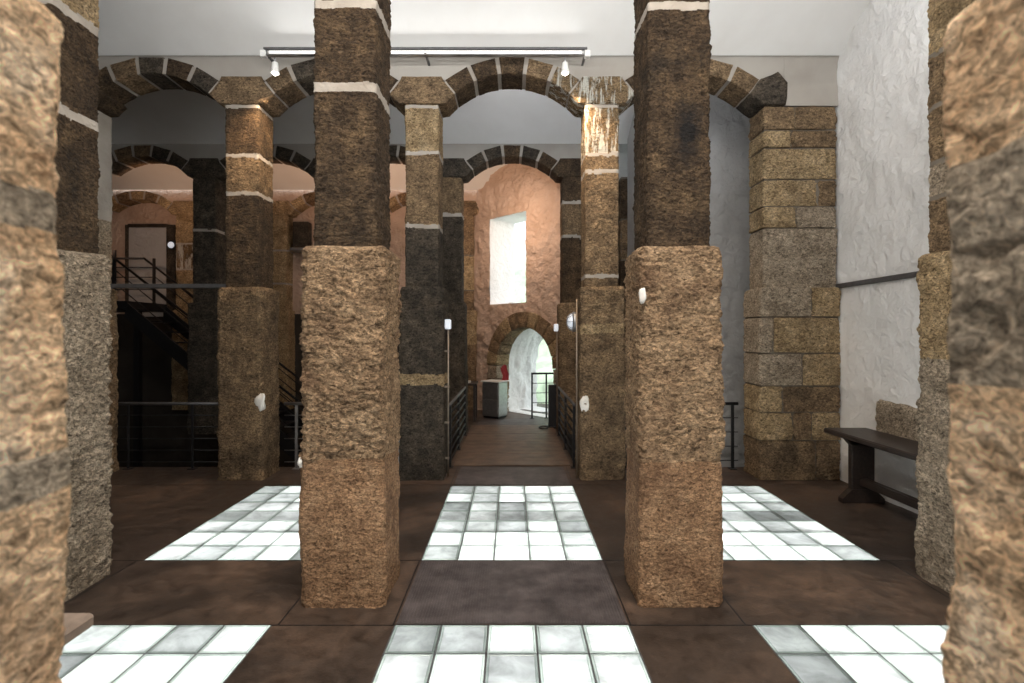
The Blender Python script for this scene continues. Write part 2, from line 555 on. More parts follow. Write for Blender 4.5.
def rock(mb, x0, x1, y0, y1, z0, z1, res, amp, seed=0, bands=None, round_r=0.02, freq=16, lump=0.0, taper=0.0, zstretch=1.5, pit=0.0, sides=6):
    """box of dressed stone: every face a grid pushed about by noise.
    bands: list of (z_low, z_high, slot, rough) ; rough scales the displacement."""
    bands = bands or [(z0, z1, 0, 1.0)]
    ez = sorted({b for bb in bands for b in bb[:2]})
    gx, gy, gz = grid_lines(x0, x1, res), grid_lines(y0, y1, res), grid_lines(z0, z1, res, ez)
    cx, cy = (x0 + x1) / 2, (y0 + y1) / 2
    faces = [('x', x0), ('x', x1), ('y', y0), ('y', y1), ('z', z0), ('z', z1)][:sides]
    for ax, c in faces:
        if ax == 'x':
            A, B = np.meshgrid(gy, gz, indexing='ij')
            P = np.stack([np.full(A.size, c), A.ravel(), B.ravel()], 1)
            na, nb = len(gy), len(gz)
            flip = c == x0
        elif ax == 'y':
            A, B = np.meshgrid(gx, gz, indexing='ij')
            P = np.stack([A.ravel(), np.full(A.size, c), B.ravel()], 1)
            na, nb = len(gx), len(gz)
            flip = c == y1
        else:
            A, B = np.meshgrid(gx, gy, indexing='ij')
            P = np.stack([A.ravel(), B.ravel(), np.full(A.size, c)], 1)
            na, nb = len(gx), len(gy)
            flip = c == z0
        P0 = P.copy()
        zc = P0[:, 2]
        rough = np.ones(len(P))
        for (a, b, sl, r) in bands:
            rough[(zc > a + 1e-6) & (zc < b - 1e-6)] = r
        Q = P0 * np.array([1, 1, zstretch])
        Qw = Q + 0.25 / freq * np.stack([vnoise(Q * freq * 0.8 + seed + 40 + k * 9) for k in range(3)], 1)
        d = 1.5 * np.abs(vnoise(Qw * freq + seed * 7.1)) + 0.8 * np.abs(vnoise(Qw * freq * 2.1 + seed * 3.3 + 5)) - 0.75
        d += 0.55 * vnoise(Q * freq * 4.3 + seed + 9) + 0.5 * vnoise(Q * freq * 0.45 + seed + 3)
        if pit:
            h = fbm(Q, freq * 0.6, 2, 0.5, seed + 31)
            d -= np.clip((h - 0.22) * 5, 0, 1) * pit / amp
        uv = np.stack([(P0[:, 0] - cx) / ((x1 - x0) / 2), (P0[:, 1] - cy) / ((y1 - y0) / 2), np.zeros(len(P))], 1)
        P = P + uv * (d * amp * rough)[:, None]
        if lump:
            L = np.stack([fbm(P0, 3.1, 2, 0.5, seed + 50 + k) for k in range(3)], 1)
            P = P + L * lump
        # rounded arrises
        ex = np.minimum(P0[:, 0] - x0, x1 - P0[:, 0])
        ey = np.minimum(P0[:, 1] - y0, y1 - P0[:, 1])
        wob = 1 + 0.7 * fbm(P0, 7, 2, 0.5, seed + 77)
        rr = round_r * wob
        dx, dy = np.clip(1 - ex / rr, 0, 1), np.clip(1 - ey / rr, 0, 1)
        both = dx * dy
        P[:, 0] += np.sign(cx - P0[:, 0]) * rr * 0.45 * both
        P[:, 1] += np.sign(cy - P0[:, 1]) * rr * 0.45 * both
        et = np.clip(1 - (z1 - zc) / rr, 0, 1)
        P[:, 0] += np.sign(cx - P0[:, 0]) * rr * 0.45 * et * np.maximum(dx, 0)
        P[:, 1] += np.sign(cy - P0[:, 1]) * rr * 0.45 * et * np.maximum(dy, 0)
        P[:, 2] -= rr * 0.4 * et * np.maximum(dx, dy)
        if taper:
            k = 1 - taper * (zc - z0) / (z1 - z0)
            P[:, 0] = cx + (P[:, 0] - cx) * k
            P[:, 1] = cy + (P[:, 1] - cy) * k
        P[:, 2] = np.maximum(P[:, 2], z0)
        i, j = np.meshgrid(np.arange(na - 1), np.arange(nb - 1), indexing='ij')
        i, j = i.ravel(), j.ravel()
        q = np.stack([i * nb + j, (i + 1) * nb + j, (i + 1) * nb + j + 1, i * nb + j + 1], 1)
        if flip:
            q = q[:, ::-1]
        zm = P0[q, 2].mean(1) + (fbm(P0[q[:, 0]], 13, 3, 0.6, seed + 63) * min(0.028, 1.6 * res) if len(bands) > 1 else 0)
        zm = np.clip(zm, z0 + 1e-4, z1 - 1e-4)
        mi = np.zeros(len(q), int)
        for (a, b, sl, r) in bands:
            mi[(zm >= a) & (zm <= b)] = sl
        mb.add(P, q.tolist(), mi.tolist(), True)
    return mb


SLOTS = ['tan', 'dark', 'brown', 'black', 'ochre', 'mortar', 'dmortar', 'limed', 'tanlite', 'grey', 'tanlow', 'sooty']
SLOTM = [M[k] for k in SLOTS]
S = {k: i for i, k in enumerate(SLOTS)}


def bands(z0, z1, joints, tones, jm='mortar', jt=0.045, jr=0.3):
    """courses between joints, bottom to top"""
    out, z = [], z0
    for k, j in enumerate(joints):
        out.append((z, j - jt / 2, S[tones[k % len(tones)]], 1.0))
        out.append((j - jt / 2, j + jt / 2, S[jm], jr))
        z = j + jt / 2
    out.append((z, z1, S[tones[min(len(joints), len(tones) - 1) if len(tones) > 2 else len(joints) % len(tones)]], 1.0))
    return out


# ------------------------------------------------------------------ the setting
ROW = dict(A=0.413, B=3.03, C=5.68, D=8.33, E=10.98)
YB = -2.35               # wall behind the viewer
XR, XL = 3.62, -9.4
YF = 6.27                # edge of the floor above the pit
VZ = 4.70                # springing of the vaults

# floor with openings for the glass
fl = MB()
xs = sorted([-9.4, -0.78, 0.78, XR + 0.3] + [px + s * 0.645 for px in PX for s in (-1, 1)])
ys = sorted([YB - 0.2, YF] + [y for p in PY for y in p])
for i in range(len(xs) - 1):
    for j in range(len(ys) - 1):
        xm, ym = (xs[i] + xs[i + 1]) / 2, (ys[j] + ys[j + 1]) / 2
        if any(abs(xm - px) < 0.645 for px in PX) and any(a < ym < b for a, b in PY):
            continue
        fl.box(xs[i], xs[i + 1], ys[j], ys[j + 1], -0.12, 0.0)
fl.box(-0.80, 0.80, YF, 9.2, -0.12, 0.0)
fl.box(-1.3, 2.4, 9.2, 14.5, -0.12, 0.0)
structure(fl.build('floor', M['floor']))

# thin dark joints between the floor slabs
jt = MB()
for y in (2.85, 3.67, 5.52, 6.0, 1.05):
    jt.box(-5.2, XR, y - 0.004, y + 0.004, 0.0, 0.0012)
for x in (-2.66, -1.29, -0.655, 0.655, 1.29, 2.66):
    for (a, b) in ((2.85, 3.67), (5.47, YF)):
        jt.box(x - 0.004, x + 0.004, a, b, 0.0, 0.0012)
structure(jt.build('trim_1', M['black_metal']))

# light wells under the glass
for k, px in enumerate(PX):
    for (y0, y1) in PY:
        w = MB()
        t = 0.03
        for b in ((px - 0.645, px + 0.645, y0, y0 + t), (px - 0.645, px + 0.645, y1 - t, y1), (px - 0.645, px - 0.645 + t, y0, y1), (px + 0.645 - t, px + 0.645, y0, y1)):
            w.box(*b, -0.8, -0.12)
        w.box(px - 0.645, px + 0.645, y0, y1, -0.84, -0.8)
        structure(w.build('floor_light_well', M['well']))

# pit below the back bays
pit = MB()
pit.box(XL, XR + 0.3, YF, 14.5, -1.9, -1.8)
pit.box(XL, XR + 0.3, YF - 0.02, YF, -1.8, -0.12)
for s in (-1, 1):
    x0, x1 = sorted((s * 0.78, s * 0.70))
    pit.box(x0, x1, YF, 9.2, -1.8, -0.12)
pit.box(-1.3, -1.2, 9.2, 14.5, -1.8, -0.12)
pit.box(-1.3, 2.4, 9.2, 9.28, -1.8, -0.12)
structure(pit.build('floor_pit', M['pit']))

# vaults
cb = MB()


def vault(y0, y1, x0, x1, rise=0.40, n=18):
    pts = []
    for k in range(n + 1):
        t = -1 + 2 * k / n
        pts.append((y0 + (y1 - y0) * k / n, VZ + rise * (1 - abs(t) ** 2.0)))
    v, f = [], []
    for (y, z) in pts:
        v += [(x0, y, z), (x1(y) if callable(x1) else x1, y, z)]
    for k in range(n):
        f.append((2 * k, 2 * k + 1, 2 * k + 3, 2 * k + 2))
    cb.add(v, f, 0, True)


D0, D1 = 0.055, 0.42      # arcade wall front/back offsets from a row's front
rows = [YB] + [ROW[k] for k in 'ABCDE']
vault(YB, ROW['A'] + D0, XL, XR + 0.3)
for a, b in zip('ABC', 'BCD'):
    vault(ROW[a] + D1, ROW[b] + D0, XL, XR + 0.3)
vault(ROW['D'] + D1, ROW['E'] + D0, XL, lambda y: -0.68 + (10.98 - y) / 1.06 + 0.25)
for k in 'AB':
    cb.box(XL, XR + 0.3, ROW[k] + D0, ROW[k] + D1, VZ, VZ + 0.3)
cb.box(XL - 0.3, XR + 0.6, YB - 0.3, 8.8, 5.3, 5.4)
structure(cb.build('ceiling', M['ceil']))

# right wall, rough whitewash
rw = MB()
def plane_grid(mb, o, u, v, nu, nv, amp, freq, seed, nrm, mi=0):
    A, B = np.meshgrid(np.linspace(0, 1, nu), np.linspace(0, 1, nv), indexing='ij')
    P = np.array(o) + A.ravel()[:, None] * np.array(u) + B.ravel()[:, None] * np.array(v)
    P = P + (fbm(P, freq, 4, 0.55, seed) * amp)[:, None] * np.array(nrm)
    i, j = np.meshgrid(np.arange(nu - 1), np.arange(nv - 1), indexing='ij')
    i, j = i.ravel(), j.ravel()
    q = np.stack([i * nv + j, (i + 1) * nv + j, (i + 1) * nv + j + 1, i * nv + j + 1], 1)
    mb.add(P, q.tolist(), mi, True)


plane_grid(rw, (XR + 0.01, YB, 2.13), (0, 12, 0), (0, 0, 3.25), 480, 130, 0.036, 3.4, 5, (-1, 0, 0))
plane_grid(rw, (XR - 0.005, YB, -1.85), (0, 12, 0), (0, 0, 4.0), 480, 160, 0.032, 3.4, 9, (-1, 0, 0))
rw.box(XR + 0.1, XR + 0.4, YB, 9.7, -1.85, 5.35)
structure(rw.build('wall_right', M['white']))
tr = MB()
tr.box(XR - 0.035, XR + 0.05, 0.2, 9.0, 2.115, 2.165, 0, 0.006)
structure(tr.build('trim_2', M['gsteel']))  # dark strip stands in for the ledge's gap and shadow line

# patch of bare masonry in the lower right wall
pp = MB()
rock(pp, XR - 0.042, XR + 0.05, 3.75, 5.12, 0.64, 0.97, 0.025, 0.010, 3.3, round_r=0.05, freq=9, lump=0.012)
structure(pp.build('wall_patch', M['grey']))

# wall behind the viewer with three unseen windows, and left wall
bw = MB()
xw = [XL, -3.4, -1.8, -0.8, 0.8, 1.4, 3.0, XR + 0.3]
for k in range(7):
    if k % 2 == 0:
        bw.box(xw[k], xw[k + 1], YB - 0.3, YB, 0, 5.3)
    else:
        bw.box(xw[k], xw[k + 1], YB - 0.3, YB, 0, 1.0)
        bw.box(xw[k], xw[k + 1], YB - 0.3, YB, 3.4, 5.3)
structure(bw.build('wall_front', M['white']))
lw = MB()
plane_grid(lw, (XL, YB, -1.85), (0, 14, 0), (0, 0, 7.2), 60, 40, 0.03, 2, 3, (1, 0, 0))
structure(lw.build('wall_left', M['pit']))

# ------------------------------------------------------------------ arcades
RI, RE, AC = 1.005, 1.190, 3.495      # intrados, extrados radius, centre height
A0 = math.asin(0.637)


def springer_poly(left=True, right=True):
    """outline in x,z about the pillar's axis"""
    pts = []
    ts = [A0 + (math.asin(0.795) - A0) * k / 5 for k in range(6)]
    r_side = [(1.0 - RI * math.sin(t), AC + RI * math.cos(t)) for t in ts][::-1]   # from shaft edge up to the joint
    top_r = (1.0 - RE * math.sin(A0), AC + RE * math.cos(A0))
    right_pts = [(0.185, 4.165)] + [p for p in r_side if p[1] > 4.17] + [top_r, (0.22, 4.465)]
    left_pts = [(-x, z) for x, z in right_pts][::-1]
    pts = (right_pts if right else [(0.19, 4.165), (0.19, 4.465)]) + (left_pts if left else [(-0.19, 4.465), (-0.19, 4.165)])
    return pts


def rough_prism(mb, pts, y0, y1, seed, amp=0.006, nd=6, mi=0, sub=3):
    """polygon extruded in depth with slightly uneven faces"""
    P = []
    n = len(pts)
    for k in range(n):
        a, b = np.array(pts[k]), np.array(pts[(k + 1) % n])
        for t in range(sub):
            P.append(a + (b - a) * t / sub)
    n = len(P)
    c = np.mean(P, 0)
    P = np.array(P)
    V, F = [], []
    for d in range(nd + 1):
        y = y0 + (y1 - y0) * d / nd
        V.append(np.stack([P[:, 0], np.full(n, y), P[:, 1]], 1))
    for ring, y in ((0.93, y0 - 0.006), (0.5, y0 - 0.008)):
        V.append(np.stack([c[0] + (P[:, 0] - c[0]) * ring, np.full(n, y), c[1] + (P[:, 1] - c[1]) * ring], 1))
    V.append(np.array([[c[0], y0 - 0.008, c[1]], [c[0], y1, c[1]]]))
    V = np.concatenate(V)
    V = V + np.stack([fbm(V, 14, 3, 0.6, seed + k) for k in range(3)], 1) * amp
    for d in range(nd):
        for k in range(n):
            F.append((d * n + k, d * n + (k + 1) % n, (d + 1) * n + (k + 1) % n, (d + 1) * n + k))
    b1, b2, cc = (nd + 1) * n, (nd + 2) * n, (nd + 3) * n
    for k in range(n):
        k2 = (k + 1) % n
        F.append((k2, k, b1 + k, b1 + k2))
        F.append((b1 + k2, b1 + k, b2 + k, b2 + k2))
        F.append((b2 + k2, b2 + k, cc))
        F.append((nd * n + k, nd * n + k2, cc + 1))
    F = [f[::-1] for f in F]
    mb.add(V, F, mi, True)


def arch(x, row, label, group, tones, seed, infill=False):
    y = ROW[row]
    t = thing('stone_arch', label, 'arch', (x, y, 0), 0, None)
    n = 5
    gap = 0.021
    rnd = random.Random(seed)
    for k in range(n):
        a0 = -A0 + 2 * A0 * k / n + gap
        a1 = -A0 + 2 * A0 * (k + 1) / n - gap
        # the polygonal back of each stone
        inn = [(RI * math.sin(a0 + (a1 - a0) * q / 3), AC + RI * math.cos(a0 + (a1 - a0) * q / 3)) for q in range(4)]
        out = [(RE * math.sin(a), AC + RE * math.cos(a)) for a in (a1, a0)]
        mb = MB()
        rough_prism(mb, inn + out, D0 + rnd.uniform(-0.012, 0.004), D1 + 0.004, seed + k * 5.3)
        mb.build('voussoir', M[tones[k % len(tones)]], t)
    mb = MB()
    seg = 24
    pts_i = [((RI + 0.007) * math.sin(-A0 + 2 * A0 * k / seg), AC + (RI + 0.007) * math.cos(-A0 + 2 * A0 * k / seg)) for k in range(seg + 1)]
    pts_o = [((RE - 0.012) * math.sin(-A0 + 2 * A0 * k / seg), AC + (RE - 0.012) * math.cos(-A0 + 2 * A0 * k / seg)) for k in range(seg + 1)]
    for k in range(seg):
        mb.prism([pts_i[k], pts_i[k + 1], pts_o[k + 1], pts_o[k]], D0 + 0.004, D1 - 0.002)
    mb.build('mortar', M['mortar'], t)
    return t


def spandrel(name, row, x0, x1, centres, mat, d0=0.02, d1=0.03):
    """plaster between the arches and the vault"""
    y = ROW[row]
    mb = MB()
    N = int((x1 - x0) / 0.04)
    prev = None
    for k in range(N + 1):
        x = x0 + (x1 - x0) * k / N
        z = 4.44
        for c in centres:
            dx = abs(x - c)
            if dx < RE * math.sin(A0):
                z = max(4.40, AC + math.sqrt((RE - 0.03) ** 2 - dx * dx)) if dx < RE - 0.03 else 4.42
        z = min(z, VZ - 0.03)
        if prev:
            mb.prism([(prev[0], prev[1]), (x, z), (x, VZ + 0.25), (prev[0], VZ + 0.25)], y + D0 + d0, y + D1 - d1)
        prev = (x, z)
    return structure(mb.build(name, M[mat]))


def pillar(x, row, label, ped_b, sh_b, res=0.02, seed=0, top=4.165, spring=True, amp=0.009, freq=16, group=None, springer_tone='brown', pit=0.0, lr=(True, True)):
    t = thing('stone_pillar', label, 'pillar', (x, ROW[row], 0), 0, group)
    mb = MB()
    rock(mb, -0.25, 0.25, 0.0, 0.46, 0.0, 2.13, res, amp, seed, ped_b, 0.032, freq, 0.02, 0.02, 1.5, pit)
    mb.build('pedestal', SLOTM, t)
    if sh_b:
        mb = MB()
        rock(mb, -0.187, 0.187, 0.055, 0.425, 2.11, top, res, amp * 0.62, seed + 9, sh_b, 0.016, freq * 1.2, 0.006)
        mb.build('shaft', SLOTM, t)
    if spring:
        mb = MB()
        rough_prism(mb, springer_poly(*lr), D0 - 0.005, D1 + 0.005, seed + 3)
        mb.build('springer', M[springer_tone], t)
    return t


# ---- pillars
pillar(-0.972, 'A', 'blurred tan stone pillar nearest the viewer on the left', [(0, 1.36, S['tanlite'], 1.0), (1.36, 1.42, S['grey'], 0.35), (1.42, 1.765, S['tanlite'], 0.8), (1.765, 1.825, S['grey'], 0.4), (1.825, 2.13, S['tanlite'], 1.0)],
       bands(2.11, VZ + 0.02, [3.0], ['tan']), 0.0065, 1.3, VZ + 0.02, False, 0.004, 17, pit=0.004)
pillar(0.962, 'A', 'blurred tan pitted stone pillar nearest the viewer on the right', [(0, 1.40, S['tanlite'], 1.0), (1.40, 1.52, S['tanlite'], 0.5), (1.52, 1.73, S['grey'], 1.1), (1.73, 1.865, S['grey'], 0.35), (1.865, 2.13, S['tanlite'], 1.0)],
       bands(2.11, VZ + 0.02, [3.0], ['tan']), 0.0065, 4.7, VZ + 0.02, False, 0.004, 15, pit=0.014)

pB1 = pillar(-1, 'B', 'tall stone pillar left of centre, rough tan pedestal between the two front glass panels',
             [(0, 0.86, S['tanlow'], 0.4), (0.86, 2.13, S['tan'], 1.25)], bands(2.11, VZ + 0.02, [3.08, 3.58], ['dark'], jt=0.055), 0.0085, 2.1, VZ + 0.02, False, 0.009, 19)
pB2 = pillar(1, 'B', 'tall stone pillar right of centre with black soot stain on its brown shaft',
             [(0, 0.86, S['tanlow'], 0.4), (0.86, 2.13, S['tan'], 1.1)], bands(2.11, VZ + 0.02, [3.57], ['sooty', 'dark'], jt=0.05), 0.0085, 8.4, VZ + 0.02, False, 0.009, 17)
pillar(-2.94, 'B', 'pale pecked stone pillar just behind the blurred left pillar',
       [(0, 2.13, S['grey'], 1.2)], bands(2.11, VZ + 0.02, [2.98, 3.61], ['dark', 'dark', 'ochre'], jt=0.06), 0.011, 5.6, VZ + 0.02, False, 0.009, 17)
pillar(2.96, 'B', 'coursed stone pillar just behind the blurred right pillar, in front of the bench',
       [(0, 0.95, S['grey'], 0.8), (0.95, 1.45, S['grey'], 1.0), (1.45, 2.13, S['ochre'], 1.0)], bands(2.11, VZ + 0.02, [2.5, 2.73, 3.09, 3.44], ['brown', 'grey', 'brown', 'brown', 'ochre'], jm='dmortar', jt=0.03), 0.011, 6.9, VZ + 0.02, False, 0.009, 17)

pillar(-4.9, 'C', 'dark stone pillar at far left with a pale edge, left of the dark stair pit', [(0, 2.13, S['brown'], 1)], bands(2.11, 4.165, [2.95, 3.6, 4.142], ['grey', 'mortar', 'mortar']), 0.022, 1.9, springer_tone='dark')
pC3 = pillar(-3, 'C', 'stone pillar under the left lit spotlight, at the back edge of the left glass panel', [(0, 0.5, S['brown'], .7), (0.5, 2.13, S['brown'], 1)], bands(2.11, 4.165, [3.17, 3.59, 4.142], ['dark', 'brown', 'dark']), 0.014, 3.3, amp=0.008, freq=18)
pC1 = pillar(-1, 'C', 'blackened stone pillar with a pale joint, left of the central walkway entrance',
             [(0, 1.05, S['black'], .7), (1.05, 1.17, S['ochre'], .6), (1.17, 2.13, S['black'], 0.8)], bands(2.11, 4.165, [2.81, 3.62, 4.142], ['black', 'brown', 'ochre']), 0.014, 7.7, amp=0.008, freq=18)
pC2 = pillar(1, 'C', 'stone pillar with white lime runs at its top, right of the central walkway entrance',
             [(0, 0.80, S['brown'], .7), (0.80, 1.62, S['brown'], 1), (1.62, 1.72, S['ochre'], .7), (1.72, 2.13, S['brown'], 1)], bands(2.11, 4.165, [2.25, 3.42, 3.60, 4.142], ['brown', 'brown', 'brown', 'limed'], jt=0.04), 0.014, 9.1, amp=0.008, freq=18, springer_tone='limed')
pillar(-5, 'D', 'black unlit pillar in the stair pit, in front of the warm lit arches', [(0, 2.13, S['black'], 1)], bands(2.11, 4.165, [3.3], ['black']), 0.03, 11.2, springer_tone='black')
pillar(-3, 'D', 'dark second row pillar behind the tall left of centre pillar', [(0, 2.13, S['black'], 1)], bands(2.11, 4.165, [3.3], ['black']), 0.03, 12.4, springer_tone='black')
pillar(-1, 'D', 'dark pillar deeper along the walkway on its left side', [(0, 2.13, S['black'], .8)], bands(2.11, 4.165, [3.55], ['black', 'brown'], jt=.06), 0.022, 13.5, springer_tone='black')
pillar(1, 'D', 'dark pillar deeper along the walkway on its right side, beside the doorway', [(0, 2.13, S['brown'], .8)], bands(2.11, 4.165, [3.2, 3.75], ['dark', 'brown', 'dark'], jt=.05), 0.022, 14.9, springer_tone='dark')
pillar(-7, 'E', 'warm lit back pillar beside the upper stair landing', [(0, 2.13, S['ochre'], .8)], bands(2.11, 4.165, [3.0, 3.55], ['ochre', 'limed', 'ochre'], jt=.03), 0.04, 15.1, springer_tone='ochre')
pillar(-5, 'E', 'warm lit back pillar seen between the two left pillars', [(0, 2.13, S['ochre'], .8)], bands(2.11, 4.165, [2.7, 3.4], ['ochre'], jt=.04), 0.04, 16.1, springer_tone='ochre')
pillar(-1, 'E', 'brown back pillar at the left end of the slanting back wall', [(0, 1.4, S['brown'], .7), (1.4, 2.13, S['ochre'], .8)], bands(2.11, 4.165, [2.55, 3.3], ['brown', 'ochre', 'brown'], jm='dmortar', jt=.025), 0.03, 17.7, springer_tone='brown')

# small white patches on the pillars
def patch(par, x, y, z, sx, sy, sz, seed, name='white_patch', m='patchwhite', label='white patch'):
    mb = MB()
    n = 10
    rnd = random.Random(seed)
    k1, k2 = rnd.random() * 6, rnd.random() * 6
    v, f = [], []
    for i in range(n + 1):
        th = PI * i / n
        for k in range(2 * n):
            ph = PI * k / n
            w = 1 + 0.25 * math.sin(3 * ph + k1 + 2 * th) * math.sin(th) + 0.22 * math.sin(4 * th + k2 + ph) * math.sin(th)
            v.append((x + sx * math.sin(th) * math.cos(ph) * w, y + sy * math.sin(th) * math.sin(ph) * w, z + sz * math.cos(th) * w))
    for i in range(n):
        for k in range(2 * n):
            f.append((i * 2 * n + k, i * 2 * n + (k + 1) % (2 * n), (i + 1) * 2 * n + (k + 1) % (2 * n), (i + 1) * 2 * n + k))
    mb.add(v, f, 0, True)
    o = mb.build(name, M[m], par)
    o['label'] = label
    return o


patch(pC3, 0.235, 0.012, 0.86, 0.05, 0.028, 0.095, 1)
patch(pC2, -0.205, 0.0, 0.845, 0.05, 0.018, 0.085, 2)
patch(pB1, -0.245, 0.012, 0.85, 0.013, 0.02, 0.03, 3)
patch(pB2, -0.232, 0.008, 1.83, 0.02, 0.018, 0.045, 4)

# ---- ashlar pier against the right wall
pier = thing('ashlar_pier', 'coursed yellow ashlar pier built against the right whitewashed wall', 'pier', (0, ROW['C'], 0))


def ashlar(mb, x0, x1, y0, y1, courses, seed, amp=0.008):
    rnd = random.Random(seed)
    for (z0, z1, joints, tones) in courses:
        e = [x0] + list(joints) + [x1]
        for k in range(len(e) - 1):
            a = e[k] + (0.005 if k else 0)
            b = e[k + 1] - (0.005 if k < len(e) - 2 else 0)
            rock(mb, a, b, y0 + rnd.uniform(-0.008, 0.006), y1, z0 + 0.006, z1 - 0.006, 0.02, amp, rnd.uniform(0, 90), [(z0, z1, S[tones[k % len(tones)]], 1.0)], 0.02, 17, 0.008)


mb = MB()
ashlar(mb, 2.725, 3.615, 0, 0.42, [(0, 0.44, [3.35], ['brown', 'brown']), (0.44, 0.75, [3.1, 3.3], ['ochre', 'brown', 'ochre']), (0.75, 1.04, [2.98], ['ochre', 'brown']),
                                   (1.04, 1.40, [3.2], ['grey', 'ochre']), (1.40, 1.80, [2.88], ['grey', 'ochre']), (1.80, 2.13, [3.3], ['grey', 'ochre'])], 3)
mb.build('pedestal', SLOTM, pier)
mb = MB()
ashlar(mb, 2.79, 3.605, 0.055, 0.42, [(2.11, 2.79, [], ['grey']), (2.79, 3.03, [3.16], ['ochre', 'grey']), (3.03, 3.33, [3.4], ['ochre', 'brown']), (3.33, 3.68, [], ['ochre']),
                                      (3.68, 3.88, [3.10], ['ochre', 'brown']), (3.88, 4.15, [3.15], ['brown', 'brown'])], 4)
mb.build('shaft', SLOTM, pier)
mb = MB()
rough_prism(mb, [(2.79, 4.16), (3.04, 4.15), (3.05, 4.40), (2.95, 4.52), (2.86, 4.47), (2.76, 4.44), (2.635, 4.27)], D0 - 0.01, D1, 5, 0.014)
mb.build('springer', M['black'], pier)
mb = MB()
mb.box(2.745, 3.60, 0.022, 0.40, 0, 2.11)
mb.box(2.81, 3.59, 0.077, 0.40, 2.11, 4.14)
mb.build('mortar', M['dmortar'], pier)

# ---- arches
T1 = ['dark', 'dark', 'black', 'brown', 'dark']
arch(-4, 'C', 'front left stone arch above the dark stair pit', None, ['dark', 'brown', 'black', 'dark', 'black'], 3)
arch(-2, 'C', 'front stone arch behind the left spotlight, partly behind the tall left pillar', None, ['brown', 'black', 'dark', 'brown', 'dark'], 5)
arch(0, 'C', 'front stone arch over the entrance to the central walkway', None, ['dark', 'dark', 'dark', 'brown', 'limed'], 9)
arch(2, 'C', 'front stone arch springing from the yellow ashlar pier at right', None, ['dark', 'black', 'dark', 'brown', 'brown'], 14)
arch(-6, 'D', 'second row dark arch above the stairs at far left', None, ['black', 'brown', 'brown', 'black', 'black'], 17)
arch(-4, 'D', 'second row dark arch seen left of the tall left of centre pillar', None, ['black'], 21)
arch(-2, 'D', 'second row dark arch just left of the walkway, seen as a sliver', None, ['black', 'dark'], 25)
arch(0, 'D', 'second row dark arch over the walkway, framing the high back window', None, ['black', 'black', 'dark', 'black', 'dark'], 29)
arch(-8, 'E', 'warm lit back arch above the stair landing', None, ['ochre', 'brown'], 33)
arch(-6, 'E', 'warm lit back arch right of the stair landing', None, ['ochre', 'brown'], 37)
arch(-4, 'E', 'warm lit back arch above the dark wall cabinet', None, ['ochre', 'brown'], 41)
arch(-2, 'E', 'warm lit back arch seen as a sliver beside the blackened pillar', None, ['ochre', 'brown'], 43)
spandrel('wall_spandrel_1', 'C', -9.4, XR + 0.1, [-8, -6, -4, -2, 0, 2], 'spandrel')
o = MB()
o.box(3.03, XR + 0.1, ROW['C'] + D0 + 0.015, ROW['C'] + D1, 4.15, 4.75)
structure(o.build('wall_spandrel_2', M['spandrel']))
spandrel('wall_spandrel_3', 'D', -9.4, 1.75, [-8, -6, -4, -2, 0, 2], 'spandrel')
spandrel('wall_spandrel_4', 'E', -9.4, -0.7, [-8, -6, -4, -2, 0], 'pink', 0.05)

# ---- back walls
w = MB()
plane_grid(w, (XL, 11.36, 2.05), (8.75, 0, 0), (0, 0, 3.1), 200, 80, 0.03, 2.5, 8, (0, 1, 0))
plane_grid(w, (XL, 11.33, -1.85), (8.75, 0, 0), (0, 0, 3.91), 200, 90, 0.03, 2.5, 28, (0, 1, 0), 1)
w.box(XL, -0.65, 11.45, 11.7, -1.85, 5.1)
structure(w.build('wall_back', [M['pink'], M['pinkshade']]))
w = MB()
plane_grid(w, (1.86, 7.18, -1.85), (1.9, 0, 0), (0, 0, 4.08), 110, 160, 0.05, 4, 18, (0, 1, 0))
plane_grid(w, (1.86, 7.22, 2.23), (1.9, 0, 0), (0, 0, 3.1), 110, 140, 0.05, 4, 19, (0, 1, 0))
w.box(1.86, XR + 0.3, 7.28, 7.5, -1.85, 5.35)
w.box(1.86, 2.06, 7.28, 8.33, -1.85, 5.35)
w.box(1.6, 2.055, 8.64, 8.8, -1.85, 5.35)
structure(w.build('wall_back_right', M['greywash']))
w = thing('stone_pier', 'narrow brown stone pier at the edge of the grey back wall, right of the walkway', 'pier', (1.9, 8.33, -1.8))
mb = MB()
for k in range(9):
    z = k * 0.66
    rock(mb, -0.15, 0.15, 0, 0.3, z, min(z + 0.645, 5.95), 0.03, 0.01, k * 4.4, [(z, z + 0.66, S['brown' if k % 2 else 'dark'], 1)], 0.02, 15)
mb.build('pier_blocks', SLOTM, w)
mb = MB()
mb.box(-0.14, 0.14, 0.015, 0.29, 0, 5.95)
mb.build('mortar', M['dmortar'], w)

